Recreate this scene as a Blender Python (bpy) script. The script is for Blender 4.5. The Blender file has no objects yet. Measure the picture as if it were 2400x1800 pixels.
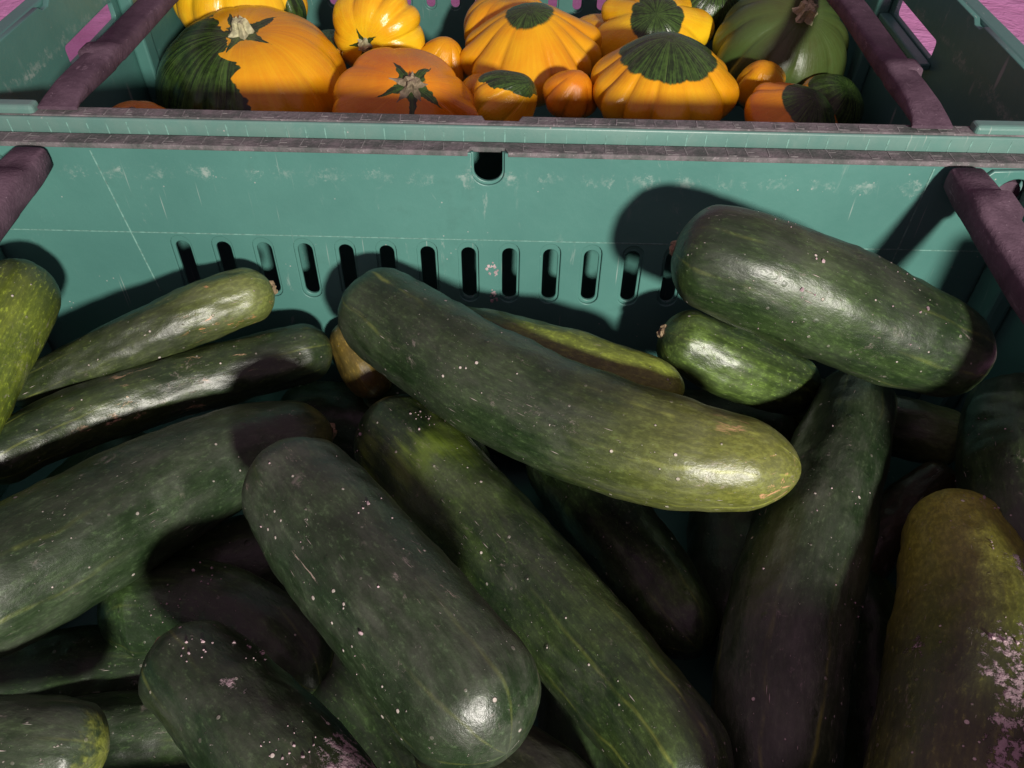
import bpy, bmesh, math, random
from mathutils import Vector, Matrix, noise
R_ = math.radians
sc = bpy.context.scene
COL = sc.collection

# ------------------------------------------------------------------ camera
cam_d = bpy.data.cameras.new('camera'); cam = bpy.data.objects.new('camera', cam_d); COL.objects.link(cam)
cam_d.sensor_width = 36.0; cam_d.lens = 27.5; cam_d.clip_start = 0.01; cam_d.clip_end = 50
cam.matrix_world = Matrix(((0.9996, -0.0252, 0.0103, 0.0150), (0.0246, 0.6778, -0.7348, -0.4023), (0.0115, 0.7348, 0.6782, 0.1980), (0.0000, 0.0000, 0.0000, 1.0000)))
sc.camera = cam

# ------------------------------------------------------------------ light: pink room light and one white lamp in front, to the right
world = bpy.data.worlds.new('World'); sc.world = world; world.use_nodes = True
bg = world.node_tree.nodes['Background']
bg.inputs[0].default_value = (1.0, 0.60, 0.82, 1); bg.inputs[1].default_value = 0.29
def lamp(name, loc, energy, col, rad):
    d = bpy.data.lights.new(name, 'POINT'); d.energy = energy; d.color = col; d.shadow_soft_size = rad
    o = bpy.data.objects.new(name, d); COL.objects.link(o); o.location = loc
    return o
lamp('stall_lamp', (0.47, -1.40, 0.47), 155.0, (1.0, 0.94, 0.86), 0.055)
sc.view_settings.view_transform = 'Standard'; sc.view_settings.look = 'None'
sc.view_settings.exposure = 0.0; sc.view_settings.gamma = 1.0

# ------------------------------------------------------------------ helpers
def tag(o, label=None, cat=None, group=None, kind=None):
    if label: o['label'] = label
    if cat: o['category'] = cat
    if group: o['group'] = group
    if kind: o['kind'] = kind
    return o
def empty(name, loc=(0, 0, 0), parent=None):
    o = bpy.data.objects.new(name, None); COL.objects.link(o); o.location = loc; o.empty_display_size = 0.02
    if parent: o.parent = parent
    return o
def obj(name, me, m=None, parent=None, smooth=False):
    if isinstance(me, bmesh.types.BMesh):
        b = me; me = bpy.data.meshes.new(name); b.to_mesh(me); b.free()
    if m and not me.materials: me.materials.append(m)
    if smooth:
        for p in me.polygons: p.use_smooth = True
    o = bpy.data.objects.new(name, me); COL.objects.link(o)
    if parent: o.parent = parent
    return o
def panel_mesh(outline, holes, thick, bev, M):
    """flat plate with real openings and rounded edges; local xy is the plate, M puts it in place"""
    cu = bpy.data.curves.new('tmp', 'CURVE'); cu.dimensions = '2D'; cu.fill_mode = 'BOTH'
    cu.extrude = max(thick / 2 - bev, 1e-5); cu.bevel_depth = bev; cu.bevel_resolution = 2; cu.offset = -bev
    def area(p): return sum(p[i][0]*p[(i+1) % len(p)][1] - p[(i+1) % len(p)][0]*p[i][1] for i in range(len(p)))
    for k, pts in enumerate([outline] + holes):
        if (area(pts) > 0) != (k == 0): pts = pts[::-1]
        s = cu.splines.new('POLY'); s.points.add(len(pts) - 1); s.use_cyclic_u = True
        for q, p in zip(s.points, pts): q.co = (p[0], p[1], 0, 1)
    o = bpy.data.objects.new('tmp', cu); COL.objects.link(o)
    dg = bpy.context.evaluated_depsgraph_get(); dg.update()
    me = bpy.data.meshes.new_from_object(o.evaluated_get(dg))
    bpy.data.objects.remove(o); bpy.data.curves.remove(cu)
    me.transform(M); me.materials.clear()
    return me
def join_meshes(ms):
    bm = bmesh.new()
    for m in ms: bm.from_mesh(m)
    return bm
def arc(cx, cy, r, a0, a1, n=6):
    return [(cx + r*math.cos(R_(a0 + (a1-a0)*i/n)), cy + r*math.sin(R_(a0 + (a1-a0)*i/n))) for i in range(n+1)]
def stadium(cx, z0, z1, w):
    r = w/2
    return arc(cx, z1 - r, r, 0, 180, 8) + arc(cx, z0 + r, r, 180, 360, 8)
def rrect(x0, y0, x1, y1, r, n=4):
    return arc(x1-r, y1-r, r, 0, 90, n) + arc(x0+r, y1-r, r, 90, 180, n) + arc(x0+r, y0+r, r, 180, 270, n) + arc(x1-r, y0+r, r, 270, 360, n)
XZ = Matrix(((1,0,0,0),(0,0,-1,0),(0,1,0,0),(0,0,0,1)))     # plate standing across the crate
YZ = Matrix(((0,0,1,0),(1,0,0,0),(0,1,0,0),(0,0,0,1)))      # plate standing along the crate's side
def T(x=0, y=0, z=0): return Matrix.Translation((x, y, z))
def box_bm(x0, x1, y0, y1, z0, z1, bev=0, seg=2, bm=None):
    b = bmesh.new()
    v = [b.verts.new((x, y, z)) for x in (x0, x1) for y in (y0, y1) for z in (z0, z1)]
    for f in ((0,1,3,2),(4,6,7,5),(0,4,5,1),(2,3,7,6),(0,2,6,4),(1,5,7,3)): b.faces.new([v[i] for i in f])
    if bev: bmesh.ops.bevel(b, geom=b.edges[:], offset=bev, segments=seg, affect='EDGES', profile=.5)
    if bm is None: return b
    me = bpy.data.meshes.new('t'); b.to_mesh(me); b.free(); bm.from_mesh(me); bpy.data.meshes.remove(me)
    return bm
def autosmooth(me, ang=35):
    for p in me.polygons: p.use_smooth = True
    bm = bmesh.new(); bm.from_mesh(me)
    for e in bm.edges:
        if len(e.link_faces) == 2 and e.calc_face_angle(0) > R_(ang): e.smooth = False
    bm.to_mesh(me); bm.free()

# ------------------------------------------------------------------ node helpers
class NT:
    def __init__(s, name):
        s.m = bpy.data.materials.new(name); s.m.use_nodes = True; s.t = s.m.node_tree
        s.p = s.t.nodes['Principled BSDF']; s.L = s.t.links
    def n(s, ty, **kw):
        q = s.t.nodes.new(ty)
        for k, v in kw.items(): setattr(q, k, v)
        return q
    def set(s, sock, v):
        if v is None: return
        if hasattr(v, 'is_output') or isinstance(v, bpy.types.NodeSocket): s.L.new(v, sock)
        elif isinstance(v, (tuple, list)) and sock.type == 'RGBA' and len(v) == 3: sock.default_value = (*v, 1)
        else: sock.default_value = v
    def math(s, op, a, b=None, c=None, clamp=False):
        q = s.n('ShaderNodeMath', operation=op, use_clamp=clamp)
        for i, v in enumerate((a, b, c)):
            if v is not None: s.set(q.inputs[i], v)
        return q.outputs[0]
    def ramp(s, x, a, b, lo=0.0, hi=1.0, smooth=True):
        q = s.n('ShaderNodeMapRange'); q.interpolation_type = 'SMOOTHSTEP' if smooth else 'LINEAR'
        s.set(q.inputs[0], x); q.inputs[1].default_value = a; q.inputs[2].default_value = b
        q.inputs[3].default_value = lo; q.inputs[4].default_value = hi
        return q.outputs[0]
    def mix(s, f, a, b):
        q = s.n('ShaderNodeMix', data_type='RGBA'); s.set(q.inputs[0], f); s.set(q.inputs[6], a); s.set(q.inputs[7], b)
        return q.outputs[2]
    def obj(s): return s.n('ShaderNodeTexCoord').outputs['Object']
    def attr(s, name): return s.n('ShaderNodeAttribute', attribute_name=name)
    def scale(s, v, sc3, off=(0, 0, 0)):
        q = s.n('ShaderNodeMapping'); s.set(q.inputs[0], v); q.inputs['Scale'].default_value = sc3; q.inputs['Location'].default_value = off
        return q.outputs[0]
    def noise(s, v, scale, det=3, rough=.55, dist=0):
        q = s.n('ShaderNodeTexNoise'); s.set(q.inputs['Vector'], v); q.inputs['Scale'].default_value = scale
        q.inputs['Detail'].default_value = det; q.inputs['Roughness'].default_value = rough; q.inputs['Distortion'].default_value = dist
        return q.outputs[0]
    def voro(s, v, scale, feature='F1', rnd=1.0):
        q = s.n('ShaderNodeTexVoronoi', feature=feature); s.set(q.inputs['Vector'], v); q.inputs['Scale'].default_value = scale
        q.inputs['Randomness'].default_value = rnd
        return q
    def sep(s, v):
        q = s.n('ShaderNodeSeparateXYZ'); s.set(q.inputs[0], v); return q.outputs
    def bump(s, h, dist, strength=1.0, nrm=None):
        q = s.n('ShaderNodeBump'); s.set(q.inputs['Height'], h); q.inputs['Distance'].default_value = dist; q.inputs['Strength'].default_value = strength
        if nrm: s.set(q.inputs['Normal'], nrm)
        return q.outputs[0]
    def out(s, col, rough, nrm=None, spec=.5, **kw):
        s.set(s.p.inputs['Base Color'], col); s.set(s.p.inputs['Roughness'], rough); s.set(s.p.inputs['Specular IOR Level'], spec)
        if nrm: s.set(s.p.inputs['Normal'], nrm)
        for k, v in kw.items(): s.set(s.p.inputs[k], v)
        return s.m

# ------------------------------------------------------------------ crate materials
def mat_green(name, seed, film=0.0):
    t = NT(name); co = t.scale(t.obj(), (1,1,1), (seed, seed*.7, seed*.3))
    big = t.noise(co, 9, 4); fine = t.noise(co, 160, 4, .65)
    col = t.mix(t.ramp(big, .3, .75), (.060, .172, .148), (.080, .216, .184))
    # grime and scuffs
    sc1 = t.noise(t.scale(co, (1, 1, .35)), 75, 6, .72, 1.2)
    scuff = t.math('MULTIPLY', t.ramp(sc1, .60, .74), t.ramp(t.noise(co, 14, 3), .45, .68))
    # a row of rub marks below the rim, one per slot pitch, left by stacked crates
    o = t.sep(t.obj())
    ux = t.math('SUBTRACT', t.math('FRACT', t.math('DIVIDE', o[0], .025)), .5)
    uz = t.math('DIVIDE', t.math('ADD', o[2], .0165), .012)
    d = t.math('SQRT', t.math('ADD', t.math('MULTIPLY', ux, ux), t.math('MULTIPLY', uz, uz)))
    d = t.math('ADD', d, t.math('MULTIPLY', t.math('SUBTRACT', t.noise(co, 210, 6, .85), .5), 2.6))
    rub = t.math('MULTIPLY', t.ramp(d, .02, .34, 1, 0), t.ramp(t.noise(co, 60, 4, .7), .42, .70, 0, .55))
    # thin scratches in two directions
    def scratch(rot, k, off):
        mp = t.n('ShaderNodeMapping'); t.set(mp.inputs[0], co); mp.inputs['Rotation'].default_value = (0, rot, 0); mp.inputs['Scale'].default_value = (260, 40, 7); mp.inputs['Location'].default_value = (off, 0, 0)
        w = t.voro(mp.outputs[0], 1.0)
        return t.math('MULTIPLY', t.ramp(w.outputs['Distance'], .04, .10, 1, 0), t.ramp(t.noise(co, 22, 2), .5, .62, 0, k))
    s1 = scratch(.5, .55, 3); s2 = scratch(-.35, .45, 11); s3 = scratch(1.25, .4, 5)
    mark = t.math('MAXIMUM', t.math('MAXIMUM', t.math('MULTIPLY', scuff, .55), rub), t.math('MAXIMUM', s1, t.math('MAXIMUM', s2, s3)))
    col = t.mix(mark, col, (.42, .46, .42))
    speck = t.ramp(t.voro(co, 170).outputs['Distance'], .05, .10, .6, 0)
    speck = t.math('MULTIPLY', speck, t.ramp(t.noise(co, 30), .55, .62))
    col = t.mix(speck, col, (.55, .48, .46))
    col = t.mix(t.ramp(t.noise(co, 18, 5, .7), .55, .8, 0, .3), col, (.03, .08, .065))
    if film: col = t.mix(t.ramp(t.noise(co, 60, 5, .7), .3, .7, film*.5, film), col, (.40, .37, .33))
    rough = t.math('ADD', t.math('MULTIPLY', fine, .22), t.math('MULTIPLY_ADD', mark, .3, .30))
    n = t.bump(t.math('ADD', fine, t.math('MULTIPLY', big, 3)), .0005, .35)
    return t.out(col, rough, n, .5)
def mat_dust(name, seed):
    t = NT(name); co = t.scale(t.obj(), (1,1,1), (seed, 0, seed*.5))
    a = t.noise(co, 55, 5, .7); f = t.noise(co, 420, 4, .7)
    col = t.mix(t.ramp(a, .35, .7), (.075, .085, .080), (.190, .165, .175))
    col = t.mix(t.ramp(f, .58, .75, 0, .7), col, (.46, .40, .42))
    col = t.mix(t.ramp(t.noise(co, 90, 3), .58, .72, 0, .55), col, (.035, .05, .045))
    return t.out(col, .85, t.bump(f, .0012, .6), .25)
def mat_arm(name, seed):
    t = NT(name); co = t.scale(t.obj(), (1,1,1), (seed, 0, 0))
    a = t.noise(co, 45, 5, .7); f = t.noise(co, 500, 3, .7)
    col = t.mix(t.ramp(a, .3, .75), (.060, .036, .052), (.125, .080, .108))
    st = t.noise(t.scale(co, (1, .25, 1)), 140, 5, .75)
    col = t.mix(t.ramp(st, .60, .72, 0, .6), col, (.26, .19, .23))
    col = t.mix(t.ramp(f, .64, .76, 0, .6), col, (.38, .30, .34))
    return t.out(col, .78, t.bump(t.math('ADD', f, a), .0012, .5), .25)
M_G1 = mat_green('green_plastic', 0.0); M_G2 = mat_green('green_plastic_far', 4.3)
M_LIP = mat_green('dusty_green_plastic', 1.9, .16); M_D1 = mat_dust('rim_dust', 0.0); M_D2 = mat_dust('rim_dust_far', 2.7)
M_ARM = mat_arm('dusty_dark_plastic', 0.0)
def mat_pale(name, c):
    t = NT(name); n = t.noise(t.obj(), 300, 3)
    return t.out(t.mix(t.ramp(n, .35, .65), c, tuple(x*.6 for x in c)), .7, None, .3)
M_RIDGE = mat_pale('worn_ridge', (.25, .24, .24)); M_SEAM = mat_pale('moulding_line', (.17, .34, .29))
M_MUD = mat_pale('wall_mud', (.50, .40, .41))
def mat_sheet():
    t = NT('pink_sheet'); co = t.obj()
    w = t.noise(co, 7, 5, .6, 1.5); f = t.noise(co, 60, 3, .6, .8)
    col = t.mix(t.ramp(w, .3, .7), (.80, .33, .62), (.90, .42, .76))
    return t.out(col, .32, t.bump(t.math('ADD', w, t.math('MULTIPLY', f, .25)), .02, .6), .5)

# ------------------------------------------------------------------ the sheet the crates stand on
bm = bmesh.new()
NX, rows = 40, [-1.0, -.7, -.45, -.2, .0, .02, .2, .4, .6, .9, 1.3, 1.8, 2.4]
def sheet_z(y): return -.2065 if y < .015 else -.2065 + (y - .015)*math.tan(R_(3.5))
g = [[bm.verts.new((-2.0 + 4.0*i/NX, y, sheet_z(y))) for i in range(NX+1)] for y in rows]
for a in range(len(rows)-1):
    for i in range(NX): bm.faces.new((g[a][i], g[a][i+1], g[a+1][i+1], g[a+1][i]))
tag(obj('table_surface', bm, mat_sheet(), smooth=True), kind='structure')

# ------------------------------------------------------------------ crates
random.seed(3)
HW = .310           # half of the inside width
PITCH = .025
PX0, PX1, PZ = -.300, .150, -.085     # opening invented in the near crate's unseen front to let lamp light in
def bale_arm(path, mat, parent, side):
    """moulded bar lofted along its path: (y, x, z, half_width, half_height)"""
    bm = bmesh.new(); rings = []
    for (y, x, z, w, h) in path:
        ring = []
        for k in range(16):
            a = 2*math.pi*k/16; cx, cz = math.cos(a), math.sin(a)
            e = .45
            ring.append(bm.verts.new((x + w*math.copysign(abs(cx)**e, cx), y, z + h*math.copysign(abs(cz)**e, cz))))
        rings.append(ring)
    for a, b in zip(rings, rings[1:]):
        for k in range(16): bm.faces.new((a[k], a[(k+1) % 16], b[(k+1) % 16], b[k]))
    bm.faces.new(rings[0][::-1]); bm.faces.new(rings[-1])
    bmesh.ops.recalc_face_normals(bm, faces=bm.faces)
    o = obj('bale_arm', bm, mat, parent); autosmooth(o.data, 50)
    return o
def crate(name, label, M, yf, yb, near):
    G, D = (M_G1, M_D1) if near else (M_G2, M_D2)
    root = empty(name); root.matrix_world = M
    tag(root, label, 'crate', 'green produce crates with dark bale arms')
    depth = -.2
    def skin(y0, y1, holes, zt=0.0, notch=None):
        w = HW + .004
        top = [(w, zt), ]
        if notch:
            nw, nd = notch
            top += [(nw, zt)] + [(nw*math.cos(a)*1.0, zt - nd + nw*.9 + -nw*.9*math.sin(a)) for a in [math.pi*i/12 for i in range(13)]] + [(-nw, zt)]
        outl = [(-w, depth), (w, depth)] + top + [(-w, zt)]
        return panel_mesh(outl, holes, abs(y1 - y0), .0005, T(0, (y0+y1)/2, 0) @ XZ)
    xs = [PITCH*(i - 7.5) for i in range(16)]
    def slotted(y_in, outward, notch, corner, zt=-.001):
        # two skins: the inner one with the wider, rounded recess, the outer one with the slot itself
        a = [stadium(x, -.1025, -.0585, .0125) for x in xs]; b = [stadium(x, -.1005, -.0632, .0090) for x in xs]
        if corner:
            for s in (-1, 1): a.append(arc(s*.2925, -.0175, .0100, 0, 345, 23)); b.append(arc(s*.2925, -.0175, .0085, 0, 345, 23))
        s = outward
        m1 = skin(y_in, y_in + s*.0018, a, zt, (.0080 + .0012, .0195) if notch else None)
        m2 = skin(y_in + s*.0018, y_in + s*.0040, b, zt - .0004, (.0080, .0175) if notch else None)
        return join_meshes([m1, m2])
    bw = obj('back_wall', slotted(yb, 1, True, near), G, root); autosmooth(bw.data, 40)
    if near:     # unseen front: slots left out to block light, wide low cut added to admit it
        o_ = [(-HW-.004, depth), (HW+.004, depth), (HW+.004, -.001), (PX1, -.001), (PX1-.012, -.006), (PX1-.022, -.02), (PX1-.032, -.07), (PX1-.05, PZ), (PX0+.05, PZ), (PX0+.03, -.07), (PX0+.02, -.02), (PX0, -.001), (-HW-.004, -.001)]
        fw = obj('front_wall', panel_mesh(o_, [], .004, .0006, T(0, yf-.002, 0) @ XZ), G, root)
    else:
        fw = obj('front_wall', slotted(yf, -1, False, False, -.0200), G, root)
        fl = bmesh.new(); vv = [fl.verts.new(c) for c in ((-HW, .0112, -.0055), (HW, .0112, -.0055), (HW, yf-.0042, -.0225), (-HW, yf-.0042, -.0225), (-HW, .0090, -.0078), (HW, .0090, -.0078), (HW, yf-.0042, -.0255), (-HW, yf-.0042, -.0255))]
        for f_ in ((0,1,2,3), (7,6,5,4), (0,4,5,1), (2,6,7,3), (1,5,6,2), (0,3,7,4)): fl.faces.new([vv[q] for q in f_])
        obj('rim_flange', fl, G, fw)
    autosmooth(fw.data, 40)
    # lines left by the mould
    for z in (-.0565,):
        obj('moulding_line', box_bm(-HW+.002, HW-.002, yb-.00025, yb+.0006, z-.0003, z+.0003), M_SEAM, bw)
    for x, lean in ((-.222, .012), (.246, -.004)):
        bm2 = box_bm(-.0004, .0004, yb-.0003, yb+.0006, -.10, -.004)
        for v in bm2.verts: v.co.x += x + lean*(-v.co.z/.1)
        obj('moulding_line', bm2, M_SEAM, bw)
    if near:     # splashes of dried mud stuck between two slots
        bmm = bmesh.new(); rg = random.Random(8)
        for cx_, cz_, k_, sp in ((.0005, -.0755, 9, .0022), (.0040, -.0800, 7, .0016), (.0030, -.0965, 10, .0018), (.0025, -.1010, 8, .0016)):
            for _ in range(k_):
                rr = rg.uniform(.0003, .0011)
                g_ = bmesh.ops.create_icosphere(bmm, subdivisions=1, radius=rr, matrix=T(cx_ + rg.gauss(0, sp*.6), yb - rr*.15, cz_ + rg.gauss(0, sp)) @ Matrix.Diagonal((1, .45, 1.2, 1)))
                for w_ in g_['verts']: w_.co += Vector((rg.uniform(-1, 1), rg.uniform(-.3, .3), rg.uniform(-1, 1)))*rr*.4
        tag(obj('dried_mud', bmm, M_MUD, bw), kind='stuff')
    obj('base', box_bm(-HW-.006, HW+.006, (yf if near else .012)-.006, yb+.006, depth-.006, depth, .002), G, root)
    # sides with a hand opening, standing a little above the front and back rims
    yc = (yf + yb)/2; ht = .0165 if near else .0105
    for s in (-1, 1):
        y0, y1 = (yf - .004 if near else .0152), yb + .004
        def ny(q): return y0 + q
        outl = [(y0, depth), (y1, depth), (y1, -.002), (y1-.016, 0.0), (y1-.028, ht), (y1-.110, ht), (y1-.114, ht-.003), (y1-.122, ht-.003), (y1-.126, ht),
                (y0+.126, ht), (y0+.122, ht-.003), (y0+.114, ht-.003), (y0+.110, ht), (y0+.028, ht), (y0+.016, 0.0), (y0, -.002)]
        wy = y0 + (.135 if near else .162 if s > 0 else .122); wt, wb = (-.0125, -.030) if near else (-.0205, -.0335)
        win = [rrect(wy, wb, wy+.085, wt, .003)]
        if near: win += [stadium(yy, -.1005, -.0632, .009) for yy in [yc + PITCH*(i-5) for i in range(11)]]
        sw = obj('side_wall', panel_mesh(outl, win, .004, .0006, T(s*(HW+.002), 0, 0) @ YZ), G, root); autosmooth(sw.data, 40)
        x0, x1 = (HW+.0045, HW+.0165) if s > 0 else (-HW-.0165, -HW-.0045)
        o2 = [(y0+.03, ht), (y1-.03, ht), (y1-.03, ht-.006), (y0+.03, ht-.006)]
        sr = obj('side_rim', box_bm(x0, x1, y0+.030, y1-.030, ht-.008, ht-.0005, .0018), G, sw)
        sl = obj('sill', box_bm(min(s*(HW-.0002), s*(HW-.009)), max(s*(HW-.0002), s*(HW-.009)), wy-.006, wy+.091, wb-.0062, wb-.0012, .0012), G, sw)
        obj('post', box_bm(min(s*(HW-.0002), s*(HW-.012)), max(s*(HW-.0002), s*(HW-.012)), wy+.093, wy+.110, -.19, ht-.003, .002), G, sw)
        obj('corner_post', box_bm(min(s*(HW-.0002), s*(HW-.012)), max(s*(HW-.0002), s*(HW-.012)), y1-.030, y1-.005, -.19, -.003, .003), G, sw)
    # rims: dusty flat top with a notch in the middle and worn marks across it
    def rim(y0, y1, nm, notch_at):
        e = .0055
        if notch_at == 'lo': o_ = [(-HW-.004, y0), (-.0112, y0), (-.0092, y0+e), (.0092, y0+e), (.0112, y0), (HW+.004, y0), (HW+.004, y1), (-HW-.004, y1)]
        else: o_ = [(-HW-.004, y0), (HW+.004, y0), (HW+.004, y1), (.0112, y1), (.0092, y1-e), (-.0092, y1-e), (-.0112, y1), (-HW-.004, y1)]
        r = obj(nm, panel_mesh(o_, [], .0032, .0008, T(0, 0, -.0016)), D, root); autosmooth(r.data, 40)
        return r
    def marks(parent, y0, y1, z, tall=None):
        bm3 = bmesh.new(); x = -HW + .03
        while x < HW - .03:
            x += .0112*random.uniform(.93, 1.07)
            if abs(x) < .013 or random.random() < .06: continue
            h = random.uniform(.00012, .0003); w = random.uniform(.00018, .00034)
            ya, yb_ = y0 + random.uniform(.0008, .002), y1 - random.uniform(.0006, .003)
            if tall: box_bm(x-w, x+w, ya, ya+.0004, tall[0], tall[1], 0, 2, bm3); continue
            n0 = len(bm3.verts)
            box_bm(x-w, x+w, ya, yb_, z-.0003, z+h, 0, 2, bm3)
            bm3.verts.ensure_lookup_table()
            sh = random.uniform(-.0008, .0008)
            for v in bm3.verts[n0:]: v.co.x += sh*(v.co.y-ya)/(yb_-ya)
            if random.random() < .62:
                l = random.uniform(.003, .009)
                box_bm(x, x+l, ya, ya+random.uniform(.0003, .0005), z-.0003, z+h, 0, 2, bm3)
            if random.random() < .4:
                l = random.uniform(.002, .008); q = ya + (yb_-ya)*random.uniform(.3, .9)
                box_bm(x, x+l, q, q+.0003, z-.0003, z+h*.8, 0, 2, bm3)
        return tag(obj('worn_marks', bm3, M_RIDGE, parent), kind='stuff')
    if near:
        r = rim(yb-.0002, yb+.0122, 'back_rim', 'lo'); marks(r, yb, yb+.0122, 0.0)
        obj('front_rim', box_bm(PX1+.001, HW+.004, yf-.0145, yf+.0002, -.006, -.0002, .0012), D, root)
        obj('rim_lip', box_bm(PX1+.001, HW+.004, yf-.0195, yf-.0147, -.013, -.0005, .0022, 3), G, root)
    else:
        r = rim(.0026, .0125, 'front_rim', 'hi'); marks(r, .0026, .0121, 0.0)
        lip = obj('rim_lip', box_bm(-HW-.004, HW+.004, .0000, .0025, -.0110, -.0004, .0011, 3), M_LIP, root); autosmooth(lip.data, 60)
        bm3 = bmesh.new(); x = -HW + .01
        while x < HW - .01:
            x += .0112*random.uniform(.95, 1.05); w = random.uniform(.0002, .0004)
            box_bm(x-w, x+w, -.00014, .0015, -.0095, -.0028+random.uniform(-.001, .001), 0, 2, bm3)
            bm3.verts.ensure_lookup_table()
        tag(obj('worn_marks', bm3, M_SEAM, lip), kind='stuff')
        rim(yb-.0002, yb+.0140, 'back_rim', 'lo')
        for s in (-1, 1):   # rounded cover at the front corners
            obj('corner_cover', box_bm(min(s*.262, s*.306), max(s*.262, s*.306), .0030, .0122, -.002, .0045, .0022, 3), M_LIP, root)
    if near:
        for s in (-1, 1):
            pl = [(s*.2715, -.010), (s*.2775, -.0035), (s*.309, -.0022), (s*.309, -.046), (s*.2835, -.046), (s*.2735, -.030)]
            hole = arc(s*.2925, -.0175, .0094, 0, 345, 23)
            br = obj('corner_bracket', panel_mesh(pl, [hole], .0030, .0008, T(0, yb-.00155, 0) @ XZ), G, root); autosmooth(br.data, 40)
            bmp = bmesh.new(); bmesh.ops.create_cone(bmp, cap_ends=True, segments=24, radius1=.0074, radius2=.0068, depth=.006, matrix=T(s*.2925, yb+.0042, -.0185) @ Matrix.Rotation(R_(90), 4, 'X'))
            obj('pivot_pin', bmp, M_ARM, br)
        for s in (-1, 1):
            X = .2605 if s > 0 else -.2515
            p = [(yb-.0045, X, -.0065, .0075, .0045), (yb-.0065, X, -.0068, .0098, .0070), (yb-.020, X, -.0080, .0104, .0080), (yb-.0300, X+s*.0004, -.0090, .0106, .0082),
                 (yb-.0315, X+s*.0022, -.0085, .0122, .0092), (yb-.046, X+s*.0022, -.0098, .0122, .0092), (yb-.049, X+s*.0005, -.0110, .0106, .0082), (yb-.10, X, -.0155, .0105, .0082),
                 (yb-.20, X, -.019, .0105, .0082), (yb-.33, X, -.014, .0105, .0082), (yb-.375, X, -.010, .0100, .0075), (yb-.390, X, -.009, .0090, .0060)]
            bale_arm(p, M_ARM, root, s)
    else:
        for s in (-1, 1):
            A, B = (.2385, .2530) if s > 0 else (-.2490, -.2600)
            p = []
            for y, dx, dz, w, h in ((.0060, 0, -.0006, .0115, .0010), (.0130, 0, .0006, .0105, .0024), (.030, 0, .0012, .0098, .0046), (.055, 0, .0006, .0096, .0056), (.0735, 0, 0, .0096, .0058),
                                    (.0750, .0018, .0008, .0112, .0066), (.0880, .0018, .0008, .0112, .0066), (.0900, 0, 0, .0097, .0058), (.20, 0, 0, .0098, .0060), (.33, 0, 0, .0098, .0060),
                                    (.40, 0, 0, .0092, .0058), (yb-.006, -.004, 0, .0060, .0035)):
                p.append((y, A + (B-A)*min(y/.2, 1.2) + s*dx, .0030 - .061*y + dz, w, h))
            bale_arm(p, M_ARM, root, s)
    return root
CX = -.006
crate('produce_crate', 'green slotted plastic crate in front, heaped with dark cucumbers', T(CX, 0, 0), -.395, 0.0, True)
crate('produce_crate', 'green plastic crate behind, filled with orange and yellow squashes', T(.001, .0128, .0088) @ Matrix.Rotation(R_(3.5), 4, 'X'), .0450, .4335, False)

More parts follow.
